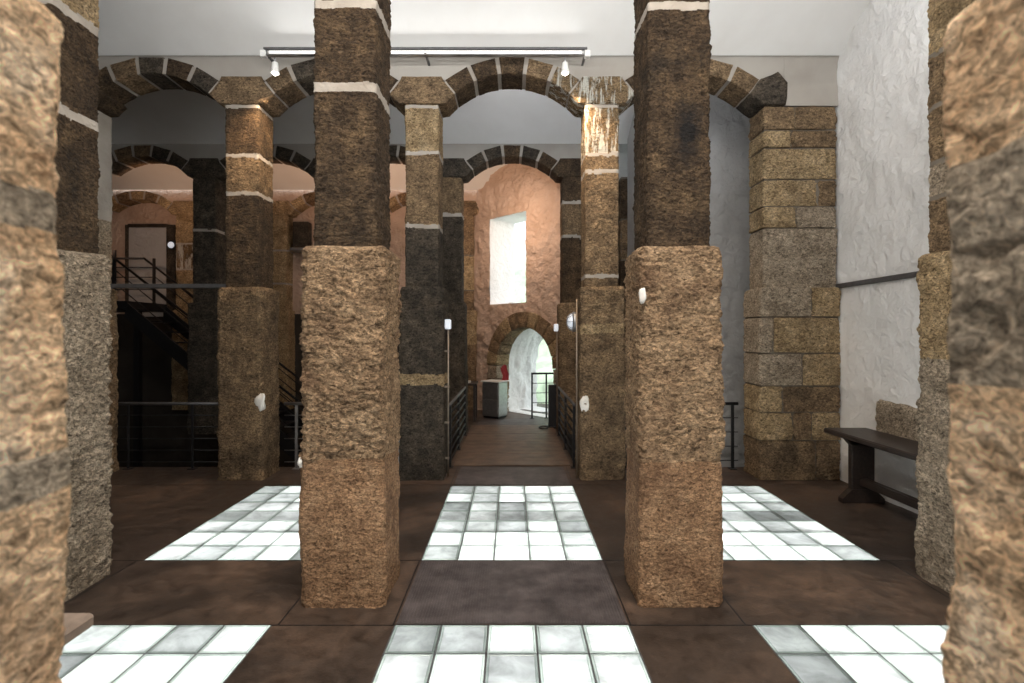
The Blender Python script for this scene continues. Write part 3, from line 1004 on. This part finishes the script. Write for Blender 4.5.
# slanting back wall with window and doorway: local x along the wall, y outward
OB = (-0.68, 10.98, 0.0)
ANG = math.atan2(-1.06, 1.0)
mb = MB()
WS, WZ = (0.324, 1.384), (2.23, 4.0)
DC, DR, DZ = 1.326, 0.772, 0.98
gs = grid_lines(-0.35, 3.42, 0.03, WS)
gz = grid_lines(-0.12, 5.2, 0.03, WZ)
A, B = np.meshgrid(gs, gz, indexing='ij')
P = np.stack([A.ravel(), np.zeros(A.size), B.ravel()], 1)
P[:, 1] = fbm(P, 5.0, 4, 0.65, 60) * 0.08
for (s_, z_) in ((WS, WZ),):       # keep the rim of the window crisp
    pass
na, nb = len(gs), len(gz)
F = []
for i in range(na - 1):
    for j in range(nb - 1):
        s, z = (gs[i] + gs[i + 1]) / 2, (gz[j] + gz[j + 1]) / 2
        if WS[0] < s < WS[1] and WZ[0] < z < WZ[1]:
            continue
        if (abs(s - DC) < DR + 0.12 and z < DZ) or (math.hypot(s - DC, z - DZ) < DR + 0.12 and z >= DZ):
            continue
        F.append((i * nb + j, (i + 1) * nb + j, (i + 1) * nb + j + 1, i * nb + j + 1))
mb.add(P, F, 0, True)
o = structure(mb.build('wall_slanting', M['pink']))
o.location, o.rotation_euler = OB, (0, 0, ANG)

# white splayed reveal of the window, and the outer face
mb = MB()
T = 0.68
def reveal(mb, loop0, loop1, nsub=14, amp=0.02, seed=3, mi=0):
    l0, l1 = np.array(loop0), np.array(loop1)
    n = len(l0)
    V = []
    for k in range(nsub + 1):
        V.append(l0 + (l1 - l0) * k / nsub)
    V = np.concatenate(V)
    V = V + np.stack([fbm(V, 6, 3, 0.6, seed + k) for k in range(3)], 1) * amp
    f = [(k * n + i, k * n + (i + 1) % n, (k + 1) * n + (i + 1) % n, (k + 1) * n + i) for k in range(nsub) for i in range(n)]
    mb.add(V, f, mi, True)


def rect_loop(s0, s1, z0, z1, y, n=14):
    c = [(s0, z0), (s1, z0), (s1, z1), (s0, z1)]
    out = []
    for k in range(4):
        for t in range(n):
            a, b = c[k], c[(k + 1) % 4]
            out.append((a[0] + (b[0] - a[0]) * t / n, y, a[1] + (b[1] - a[1]) * t / n))
    return out


def arch_loop(r, y, z0=0.0, n=20):
    out = [(DC - r, y, z0 + (DZ - z0) * k / n) for k in range(n)]
    out += [(DC - r * math.cos(PI * k / n), y, DZ + r * math.sin(PI * k / n)) for k in range(n)]
    out += [(DC + r, y, DZ - (DZ - z0) * k / n) for k in range(n + 1)]
    return out


reveal(mb, rect_loop(*WS, *WZ, 0.0), rect_loop(WS[0] + 0.02, WS[1] + 0.05, WZ[0], WZ[1], T))
o = structure(mb.build('window_1', M['white']))
o.location, o.rotation_euler = OB, (0, 0, ANG)
mb = MB()
reveal(mb, arch_loop(DR + 0.02, 0.30), arch_loop(DR + 0.06, 1.22), 24, 0.06, 8)
o = structure(mb.build('door_1', M['white']))
o.location, o.rotation_euler = OB, (0, 0, ANG)
# outer face of the wall
mb = MB()
for (s0, s1, z0, z1) in ((-0.35, WS[0], -0.1, 5.2), (WS[0], WS[1], WZ[1], 5.2), (WS[1], 3.42, DZ + DR + 0.2, 5.2), (WS[0], WS[1], DZ + DR + 0.2, WZ[0]), (DC + DR + 0.05, 3.42, -0.1, DZ + DR + 0.2)):
    mb.box(s0, s1, 0.52, T, z0, z1)
mb.box(-0.35, DC - DR - 0.07, 0.52, 1.22, -0.1, 2.3)
o = structure(mb.build('wall_outer', M['white']))
o.location, o.rotation_euler = OB, (0, 0, ANG)

# stone doorway
dw = thing('stone_doorway', 'brown stone arched doorway opening to daylight at the end of the walkway', 'doorway', OB, ANG)
nv = 11
for k in range(nv):
    a0, a1 = PI * k / nv + 0.008, PI * (k + 1) / nv - 0.008
    ring = lambda r, a: (DC - r * math.cos(a), DZ + r * math.sin(a))
    pts = [ring(DR, a0 + (a1 - a0) * q / 3) for q in range(4)] + [ring(DR + 0.30, a1 - (a1 - a0) * q / 3) for q in range(4)]
    mb = MB()
    rough_prism(mb, pts, -0.03, 0.32, k * 3.7, 0.006, 3, 0, 1)
    mb.build('voussoir', M['brown' if k % 3 else 'ochre'], dw)
for sgn in (-1, 1):
    for k, (z0, z1) in enumerate(((0, 0.36), (0.37, 0.70), (0.71, 0.975))):
        mb = MB()
        a, b = sorted((DC + sgn * DR, DC + sgn * (DR + 0.28 + 0.05 * (k % 2))))
        rock(mb, a, b, -0.025, 0.34, z0, z1, 0.03, 0.008, k * 3 + sgn, None, 0.015, 15)
        mb.build('jamb_block', M['brown' if k == 1 else 'grey'], dw)

# ground and grassy bank outside
g = MB()
plane_grid(g, (-2, 12.6, -0.3), (9, -3, 0), (2.6, 5, 5.0), 80, 60, 0.35, 1.3, 12, (0, 0, 1))
structure(g.build('ground_bank', M['grass']))

# ---- glass block panels in the floor
NX, NY = 5, 7
PW, PD = 1.29, 1.80
bx, by = PW / NX, PD / NY


def glass_block_mesh():
    mb = MB()
    r, h, t = 0.005, 0.112, 0.014     # half gap to the rib, half size to rim
    x0, x1, y0, y1 = r, bx - r, r, by - r
    z = 0.004
    # rim and pressed pane: a shallow dish, open underneath
    lo = [(x0, y0), (x1, y0), (x1, y1), (x0, y1)]
    def ring(d, zz):
        return [(x0 + d, y0 + d, zz), (x1 - d, y0 + d, zz), (x1 - d, y1 - d, zz), (x0 + d, y1 - d, zz)]
    rings = [ring(0, -0.05), ring(0, z - 0.003), ring(0.003, z), ring(0.010, z), ring(0.014, z - 0.003)]
    v = [p for rr in rings for p in rr]
    f, mi = [], []
    for k in range(len(rings) - 1):
        for i in range(4):
            f.append((k * 4 + i, k * 4 + (i + 1) % 4, (k + 1) * 4 + (i + 1) % 4, (k + 1) * 4 + i))
            mi.append(1)
    b = (len(rings) - 1) * 4
    f.append((b, b + 1, b + 2, b + 3))
    mi.append(0)
    mb.add(v, f, mi)
    o = mb.build('glass_block', [M['glass'], M['glassrim']])
    return o


proto = glass_block_mesh()
where = {(0, 0): 'front centre glass block floor panel nearest the viewer', (-1, 0): 'front left glass block floor panel beside the blurred left pillar',
         (1, 0): 'front right glass block floor panel beside the blurred right pillar', (0, 1): 'middle glass block floor panel between the two tall pillars, leading to the walkway',
         (-1, 1): 'second row left glass block floor panel in front of the stair pit', (1, 1): 'second row right glass block floor panel next to the bench'}
first = True
for i, px in enumerate(PX):
    for j, (y0, y1) in enumerate(PY):
        t = thing('glass_block_panel', where[(i - 1, j)], 'glass floor panel', (px, y0, 0), 0, 'glass block panels in the floor')
        fr = MB()
        for a in range(NX + 1):
            x = -PW / 2 + a * bx
            fr.box(x - 0.004, x + 0.004, 0, PD, -0.15, 0.001)
        for b in range(NY + 1):
            y = b * by
            fr.box(-PW / 2, PW / 2, y - 0.004, y + 0.004, -0.15, 0.001)
        fr.build('grid_frame', M['gsteel'], t)
        for a in range(NX):
            for b in range(NY):
                wy = y0 + (b + 1) * by
                if wy < 1.0:
                    continue
                o = proto if first else proto.copy()
                if not first:
                    COL.objects.link(o)
                first = False
                o.parent = t
                o.location = (-PW / 2 + a * bx, b * by, 0)

# ---- ribbed rubber walking strips and boards of the walkway
def ribbed(name, label, x0, x1, y0, y1, pitch, m, along='y', loc=(0, 0, 0), group=None):
    mb = MB()
    mb.box(x0, x1, y0, y1, 0.001, 0.004)
    n = int((x1 - x0) / pitch) if along == 'y' else int((y1 - y0) / pitch)
    for k in range(n):
        if along == 'y':
            x = x0 + (k + 0.5) * pitch
            mb.box(x - pitch * 0.28, x + pitch * 0.28, y0 + 0.01, y1 - 0.01, 0.004, 0.0075)
        else:
            y = y0 + (k + 0.5) * pitch
            mb.box(x0 + 0.005, x1 - 0.005, y - pitch * 0.46, y + pitch * 0.46, 0.004, 0.012)
    o = mb.build(name, M[m])
    return tag(o, label, 'floor mat', group)


ribbed('ribbed_mat', 'dark ribbed rubber mat on the floor between the two centre glass panels', -0.64, 0.64, 2.86, 3.66, 0.0165, 'plate')
ribbed('ribbed_mat', 'worn ribbed mat between the middle glass panel and the walkway', -0.62, 0.62, 5.50, 6.25, 0.0165, 'plate')
b = MB()
rnd = random.Random(3)
for k in range(14):
    y = 6.30 + k * 0.2
    b.box(-0.71, 0.71, y, y + 0.192, 0.0, 0.018 + rnd.uniform(0, 0.002), 0, 0.003)
tag(b.build('plank_deck', M['plank']), 'brown boarded deck of the walkway between the two railings', 'deck')
ribbed('ribbed_mat', 'grey ribbed metal plate on the floor before the arched doorway', -0.62, 0.60, 9.16, 9.85, 0.03, 'plate')

# ---- railings
def railing(label, p0, p1, z_top, nrail, posts, m, cat='railing', zb=0.0, top_m=None, rp=0.016, group=None, rr=0.008, steps=None):
    p0, p1 = Vector((*p0, 0)), Vector((*p1, 0))
    t = thing('metal_railing', label, cat, (p0.x, p0.y, zb), 0, group)
    d = p1 - p0
    mb = MB()
    mb.tube((0, 0, z_top), (d.x, d.y, z_top), 0.019, 10)
    mb.build('handrail', M[top_m or m], t)
    for k in range(nrail):
        z = z_top * (k + 0.6) / (nrail + 0.6)
        mb = MB()
        mb.tube((0, 0, z), (d.x, d.y, z), rr, 8)
        mb.build('rail', M[m], t)
    for q in posts:
        mb = MB()
        mb.box(d.x * q - rp, d.x * q + rp, d.y * q - rp * 0.6, d.y * q + rp * 0.6, 0, z_top)
        mb.box(d.x * q - 0.04, d.x * q + 0.04, d.y * q - 0.04, d.y * q + 0.04, 0, 0.008)
        mb.build('post', M[m], t)
    return t


railing('grey steel railing along the dark stair pit at left', (-4.70, 6.18), (-3.28, 6.18), 0.78, 5, (0.08, 0.62, 0.97), 'black_metal', top_m='gsteel', rr=0.006, rp=0.011)
railing('grey steel railing seen between the left spotlit pillar and the tall left pillar', (-2.72, 6.18), (-1.28, 6.18), 0.78, 5, (0.10, 0.5, 0.95), 'steel', rr=0.006)
railing('black railing between the tall right pillar and the ashlar pier', (1.28, 6.18), (2.70, 6.18), 0.78, 4, (0.05, 0.5, 0.955), 'black_metal', rr=0.006)
railing('black slatted railing along the left side of the walkway', (-0.75, 6.20), (-0.75, 8.28), 0.76, 6, (0.02, 0.5, 0.98), 'black_metal', top_m='gsteel', rr=0.012)
railing('black slatted railing along the right side of the walkway', (0.75, 6.20), (0.75, 8.28), 0.76, 6, (0.02, 0.5, 0.98), 'black_metal', top_m='gsteel', rr=0.012)
railing('small black railing standing in the daylit arched doorway', (0.37, 9.92), (0.84, 9.99), 0.86, 4, (0.03, 0.62, 0.98), 'black_metal', rr=0.007)

# ---- stairs and landing in the dark pit at left
st = thing('metal_staircase', 'dark metal staircase and landing rising in the unlit left bay', 'staircase', (-8.2, 9.4, -1.8))
mb = MB()
mb.box(-1.1, 1.2, 0, 1.1, 3.86, 4.02)
mb.build('landing', M['black_metal'], st)
for k in range(13):
    mb = MB()
    x = 1.2 + 0.24 * k
    mb.box(x, x + 0.26, 0.05, 1.05, 3.84 - 0.2 * (k + 1), 3.87 - 0.2 * (k + 1))
    mb.build('tread', M['black_metal'], st)
for y in (0.03, 1.07):
    mb = MB()
    mb.add([(1.15, y - .02, 4.02), (1.15, y + .02, 4.02), (1.15, y - .02, 3.72), (1.15, y + .02, 3.72), (4.35, y - .02, 1.35), (4.35, y + .02, 1.35), (4.35, y - .02, 1.02), (4.35, y + .02, 1.02)],
           [(0, 1, 5, 4), (2, 6, 7, 3), (0, 4, 6, 2), (1, 3, 7, 5), (0, 2, 3, 1), (4, 5, 7, 6)])
    mb.build('stringer', M['black_metal'], st)
    mb = MB()
    mb.path([(-1.1, y, 4.95), (0.75, y, 4.95), (4.3, y, 2.2)], 0.022)
    for h in (0.3, 0.55, 0.75):
        mb.path([(-1.1, y, 4.02 + h), (0.98, y, 4.02 + h), (4.3, y, 1.30 + h)], 0.010)
    mb.build('handrail', M['black_metal'], st)
    for x in (-0.9, 0.1, 0.95):
        mb = MB()
        mb.box(x - 0.02, x + 0.02, y - 0.02, y + 0.02, 4.02, 4.95)
        mb.build('post', M['black_metal'], st)
for x in (-0.9, 1.0):
    mb = MB()
    mb.box(x - 0.05, x + 0.05, 0.5, 0.6, 0, 3.86)
    mb.build('support_post', M['black_metal'], st)

# tie beam between the front pillars at left, dark cabinet and round lamp on the back wall
mb = MB()
mb.box(-4.74, -3.24, 5.95, 6.02, 2.14, 2.19, 0, 0.004)
tag(mb.build('tie_beam', M['gsteel']), 'thin grey steel beam spanning the dark bay at left at pedestal height', 'beam')
t = thing('wall_panel', 'pale flush door panel on the back wall behind the stair landing', 'panel', (-7.95, 11.28, 2.0))
mb = MB()
mb.box(-0.42, 0.42, 0, 0.06, 0, 1.95, 0, 0.01)
mb.build('panel', M['greywash'], t)
mb = MB()
mb.box(-0.48, -0.42, -0.02, 0.06, 0, 2.0)
mb.box(0.42, 0.60, -0.02, 0.06, 0, 2.0)
mb.box(-0.42, 0.42, -0.02, 0.06, 1.95, 2.02)
mb.build('frame', M['black'], t)
t = thing('wall_lamp', 'small round dark lamp beside the stair landing on the back wall', 'lamp', (-7.38, 11.24, 3.55))
mb = MB()
mb.lathe([(0.10, 0), (0.10, 0.04), (0.085, 0.05)], 18, 0, Matrix.Rotation(PI / 2, 4, 'X'))
mb.build('housing', M['black_metal'], t)
mb = MB()
mb.ball((0, -0.05, 0), 0.07, 8, 0, (1, 0.6, 1))
mb.build('lens', M['opal'], t)
t = thing('electrical_cabinet', 'small dark cabinet on the warm lit back wall between the left pillars', 'cabinet', (-4.55, 11.12, 3.42))
mb = MB()
mb.box(-0.17, 0.17, 0, 0.2, 0.05, 0.62, 0, 0.012)
mb.build('body', M['black'], t)
mb = MB()
mb.box(-0.19, 0.19, -0.10, 0.2, -0.02, 0.045, 0, 0.008)
mb.build('shelf', M['steel'], t)

# ---- light rail under the vault with two spotlights
t = thing('light_rail', 'long slim white light rail hung below the vault in front of the arches', 'light rail', (-0.92, 5.50, 4.60))
mb = MB()
mb.box(-1.72, 1.72, -0.02, 0.02, 0.035, 0.055, 0, 0.003)
mb.build('channel', M['gsteel'], t)
mb = MB()
mb.box(-1.72, 1.72, -0.025, 0.025, -0.03, -0.018, 0, 0.003)
mb.build('lower_track', M['steel'], t)
mb = MB()
mb.tube((-1.66, 0, 0.008), (1.66, 0, 0.008), 0.016, 12)
mb.build('tube', M['tube'], t)
for x in (-1.70, -0.0, 1.70):
    mb = MB()
    mb.box(x - 0.012, x + 0.012, 0.0, 0.24, -0.012, 0.006)
    mb.box(x - 0.012, x + 0.012, -0.012, 0.012, -0.03, 0.04)
    mb.build('bracket', M['gsteel'], t)
for x in (-1.72, 1.72):
    mb = MB()
    mb.box(x - 0.03, x + 0.03, -0.03, 0.03, -0.05, 0.02, 0, 0.005)
    mb.build('end_cap', M['white_paint'], t)
UP = area('overhead_area_light', (-0.92, 5.47, 4.64), (-0.92, 4.4, 5.1), 3.2, 0.3, 4, (1, 0.98, 0.95))


def rail_spot(x, label, tgt):
    y, z = 5.50, 4.555
    t = thing('spotlight', label, 'spotlight', (x, y, z), 0, 'spotlights on the light rail')
    mb = MB()
    mb.tube((0, 0, 0.0), (0, 0, -0.06), 0.012)
    mb.build('stem', M['steel'], t)
    mb = MB()
    mb.lathe([(0.012, -0.05), (0.03, -0.06), (0.036, -0.12), (0.046, -0.17), (0.043, -0.172), (0.03, -0.13)], 18)
    mb.build('shade', M['white_paint'], t)
    mb = MB()
    mb.ball((0, 0, -0.165), 0.03, 8)
    mb.build('bulb', M['glow'], t)
    spot('spotlight_beam', (x, y - 0.02, z - 0.21), tgt, 110, (1.0, 0.70, 0.42), 95, 0.7, 0.03)


rail_spot(-2.52, 'lit spotlight at the left end of the light rail, above the left pillar', (-2.78, 5.95, 3.2))
rail_spot(0.565, 'lit spotlight at the right end of the light rail, above the limed pillar', (0.82, 5.95, 3.2))

# ---- wall lamps with conduits along the walkway
t = thing('conduit_lamp', 'small square white lamp on the blackened pillar left of the walkway', 'lamp', (-0.735, 5.80, 1.72))
mb = MB()
mb.box(-0.02, 0.05, -0.04, 0.04, -0.055, 0.055, 0, 0.012)
mb.build('housing', M['opal'], t)
mb = MB()
mb.tube((0.02, 0, -0.055), (0.02, 0, -1.70), 0.009)
mb.build('conduit', M['galv'], t)
for z in (-0.3, -0.7, -1.1, -1.5):
    mb = MB()
    mb.box(-0.02, 0.03, -0.012, 0.012, z - 0.01, z + 0.01)
    mb.build('clip', M['galv'], t)
t = thing('conduit_lamp', 'small white lamp on the deeper pillar right of the doorway arch', 'lamp', (0.735, 8.45, 1.72))
mb = MB()
mb.box(-0.05, 0.02, -0.04, 0.04, -0.06, 0.06, 0, 0.012)
mb.build('housing', M['opal'], t)
mb = MB()
mb.tube((0.0, 0, -0.06), (0.0, 0, -1.70), 0.009)
mb.build('conduit', M['galv'], t)
t = thing('bulkhead_lamp', 'round caged bulkhead lamp on the pillar right of the walkway', 'lamp', (0.735, 5.93, 1.75))
Rm = Matrix.Rotation(-PI / 2, 4, 'Y')
mb = MB()
mb.lathe([(0.11, 0), (0.115, 0.02), (0.11, 0.045), (0.095, 0.05)], 24, 0, Rm)
mb.build('housing', M['steel'], t)
mb = MB()
mb.ball((-0.045, 0, 0), 0.088, 10, 0, (0.62, 1, 1))
mb.build('lens', M['opal'], t)
mb = MB()
for k in range(4):
    a = PI * k / 4
    pts = [(-0.045 - 0.065 * math.sin(PI * q / 8), 0.1 * math.cos(PI * q / 8) * math.cos(a), 0.1 * math.cos(PI * q / 8) * math.sin(a)) for q in range(9)]
    mb.path(pts, 0.004, 6)
mb.build('cage', M['steel'], t)
mb = MB()
mb.tube((-0.012, -0.16, 0.25), (-0.012, -0.16, -1.74), 0.008)
mb.path([(-0.012, -0.16, 0.0), (-0.012, -0.10, 0.0)], 0.008)
mb.build('conduit', M['galv'], t)

# ---- reception desk, table and things at the end of the walkway
t = thing('metal_counter', 'stainless steel counter standing left of the arched doorway', 'counter', (-0.33, 9.98, 0.0), -0.55)
mb = MB()
mb.box(-0.19, 0.19, -0.16, 0.16, 0.05, 0.70, 0, 0.012)
mb.build('body', M['steel'], t)
mb = MB()
mb.box(-0.21, 0.21, -0.19, 0.19, 0.70, 0.725, 0, 0.006)
mb.build('top', M['white_paint'], t)
for y in (-0.2, 0.0):
    mb = MB()
    mb.box(-0.17, 0.17, -0.172, -0.16, 0.10 + (y + 0.2) * 1.5, 0.37 + (y + 0.2) * 1.5, 0, 0.004)
    mb.build('door', M['steel'], t)
mb = MB()
mb.box(-0.17, 0.17, -0.14, 0.14, 0.012, 0.05)
mb.build('plinth', M['black_metal'], t)
t = thing('side_table', 'dark table against the back pillar left of the steel counter', 'table', (-0.90, 9.72, 0.012))
mb = MB()
mb.box(-0.25, 0.25, -0.25, 0.25, 0.66, 0.70, 0, 0.005)
mb.build('tabletop', M['wood'], t)
for (x, y) in ((-.21, -.21), (.21, -.21), (-.21, .21), (.21, .21)):
    mb = MB()
    mb.box(x - 0.022, x + 0.022, y - 0.022, y + 0.022, 0, 0.66)
    mb.build('leg', M['wood'], t)
mb = MB()
rnd = random.Random(5)
for k in range(4):
    mb.box(-0.10, 0.11, -0.08, 0.08, 0.70 + k * 0.008, 0.7075 + k * 0.008)
tag(mb.build('leaflet_pile', M['paper'], None, (-0.88, 9.66, 0.012)), 'small pile of leaflets lying on the dark table', 'leaflets')
# red cloth hung over the counter's corner
mb = MB()
n, mm = 8, 8
v, f = [], []
for i in range(n + 1):
    for j in range(mm + 1):
        u, w_ = i / n, j / mm
        v.append((-0.06 + 0.12 * u + 0.02 * math.sin(5 * w_), -0.02 + 0.025 * math.sin(9 * u + 2 * w_), 0.30 * w_ * (0.75 + 0.25 * math.sin(2.6 * u))))
for i in range(n):
    for j in range(mm):
        f.append((i * (mm + 1) + j, (i + 1) * (mm + 1) + j, (i + 1) * (mm + 1) + j + 1, i * (mm + 1) + j + 1))
mb.add(v, f, 0, True)
v2 = [(x, y + 0.03, z) for x, y, z in v]
mb.add(v2, [q[::-1] for q in f], 0, True)
tag(mb.build('red_cloth', M['red'], None, (-0.14, 10.0, 0.727)), 'red cloth bundled on the steel counter by the doorway', 'cloth')
t = thing('floor_box', 'black upright box standing right of the arched doorway', 'box', (0.70, 8.95, 0))
mb = MB()
mb.box(-0.07, 0.07, -0.07, 0.07, 0, 0.74, 0, 0.01)
mb.build('body', M['black_metal'], t)
mb = MB()
mb.box(-0.12, 0.10, -0.12, 0.10, 0, 0.03, 0, 0.008)
mb.build('base', M['black_metal'], t)
mb = MB()
pts = [(0.55 + 0.09 * math.cos(a), 8.78 + 0.12 * math.sin(a), 0.033) for a in np.linspace(0.2, 5.4, 16)]
mb.path(pts, 0.010, 6)
tag(mb.build('cable', M['black_metal']), 'black cable looped on the floor beside the upright box', 'cable')

# ---- benches
def bench(label, loc, rz, L, Wd, H, legs, wm='wood'):
    t = thing('wooden_bench', label, 'bench', loc, rz, None)
    mb = MB()
    mb.box(-Wd / 2, Wd / 2, 0, L, H - 0.05, H, 0, 0.012)
    mb.build('seat', M[wm], t)
    for y in legs:
        mb = MB()
        mb.box(-0.11, 0.11, y - 0.03, y + 0.03, 0.03, H - 0.05, 0, 0.006)
        # splayed foot
        mb.prism([(-0.20, 0), (0.20, 0), (0.20, 0.04), (0.11, 0.13), (-0.11, 0.13), (-0.20, 0.04)], y - 0.035, y + 0.035)
        mb.prism([(-0.17, H - 0.05), (-0.11, H - 0.12), (0.11, H - 0.12), (0.17, H - 0.05)], y - 0.03, y + 0.03)
        mb.build('leg', M[wm], t)
    mb = MB()
    mb.box(-0.035, 0.035, legs[0] - 0.12, legs[-1] + 0.12, 0.17, 0.24, 0, 0.006)
    mb.build('stretcher', M[wm], t)
    return t


bench('long dark wooden bench along the right whitewashed wall', (3.345, 3.35, 0), 0, 1.85, 0.43, 0.67, (0.30, 1.60))
bench('rounded end of a wooden bench poking out behind the blurred left pillar', (-1.635, 0.36, 0), 0, 1.40, 0.44, 0.66, (0.16, 0.60), 'oldwood')
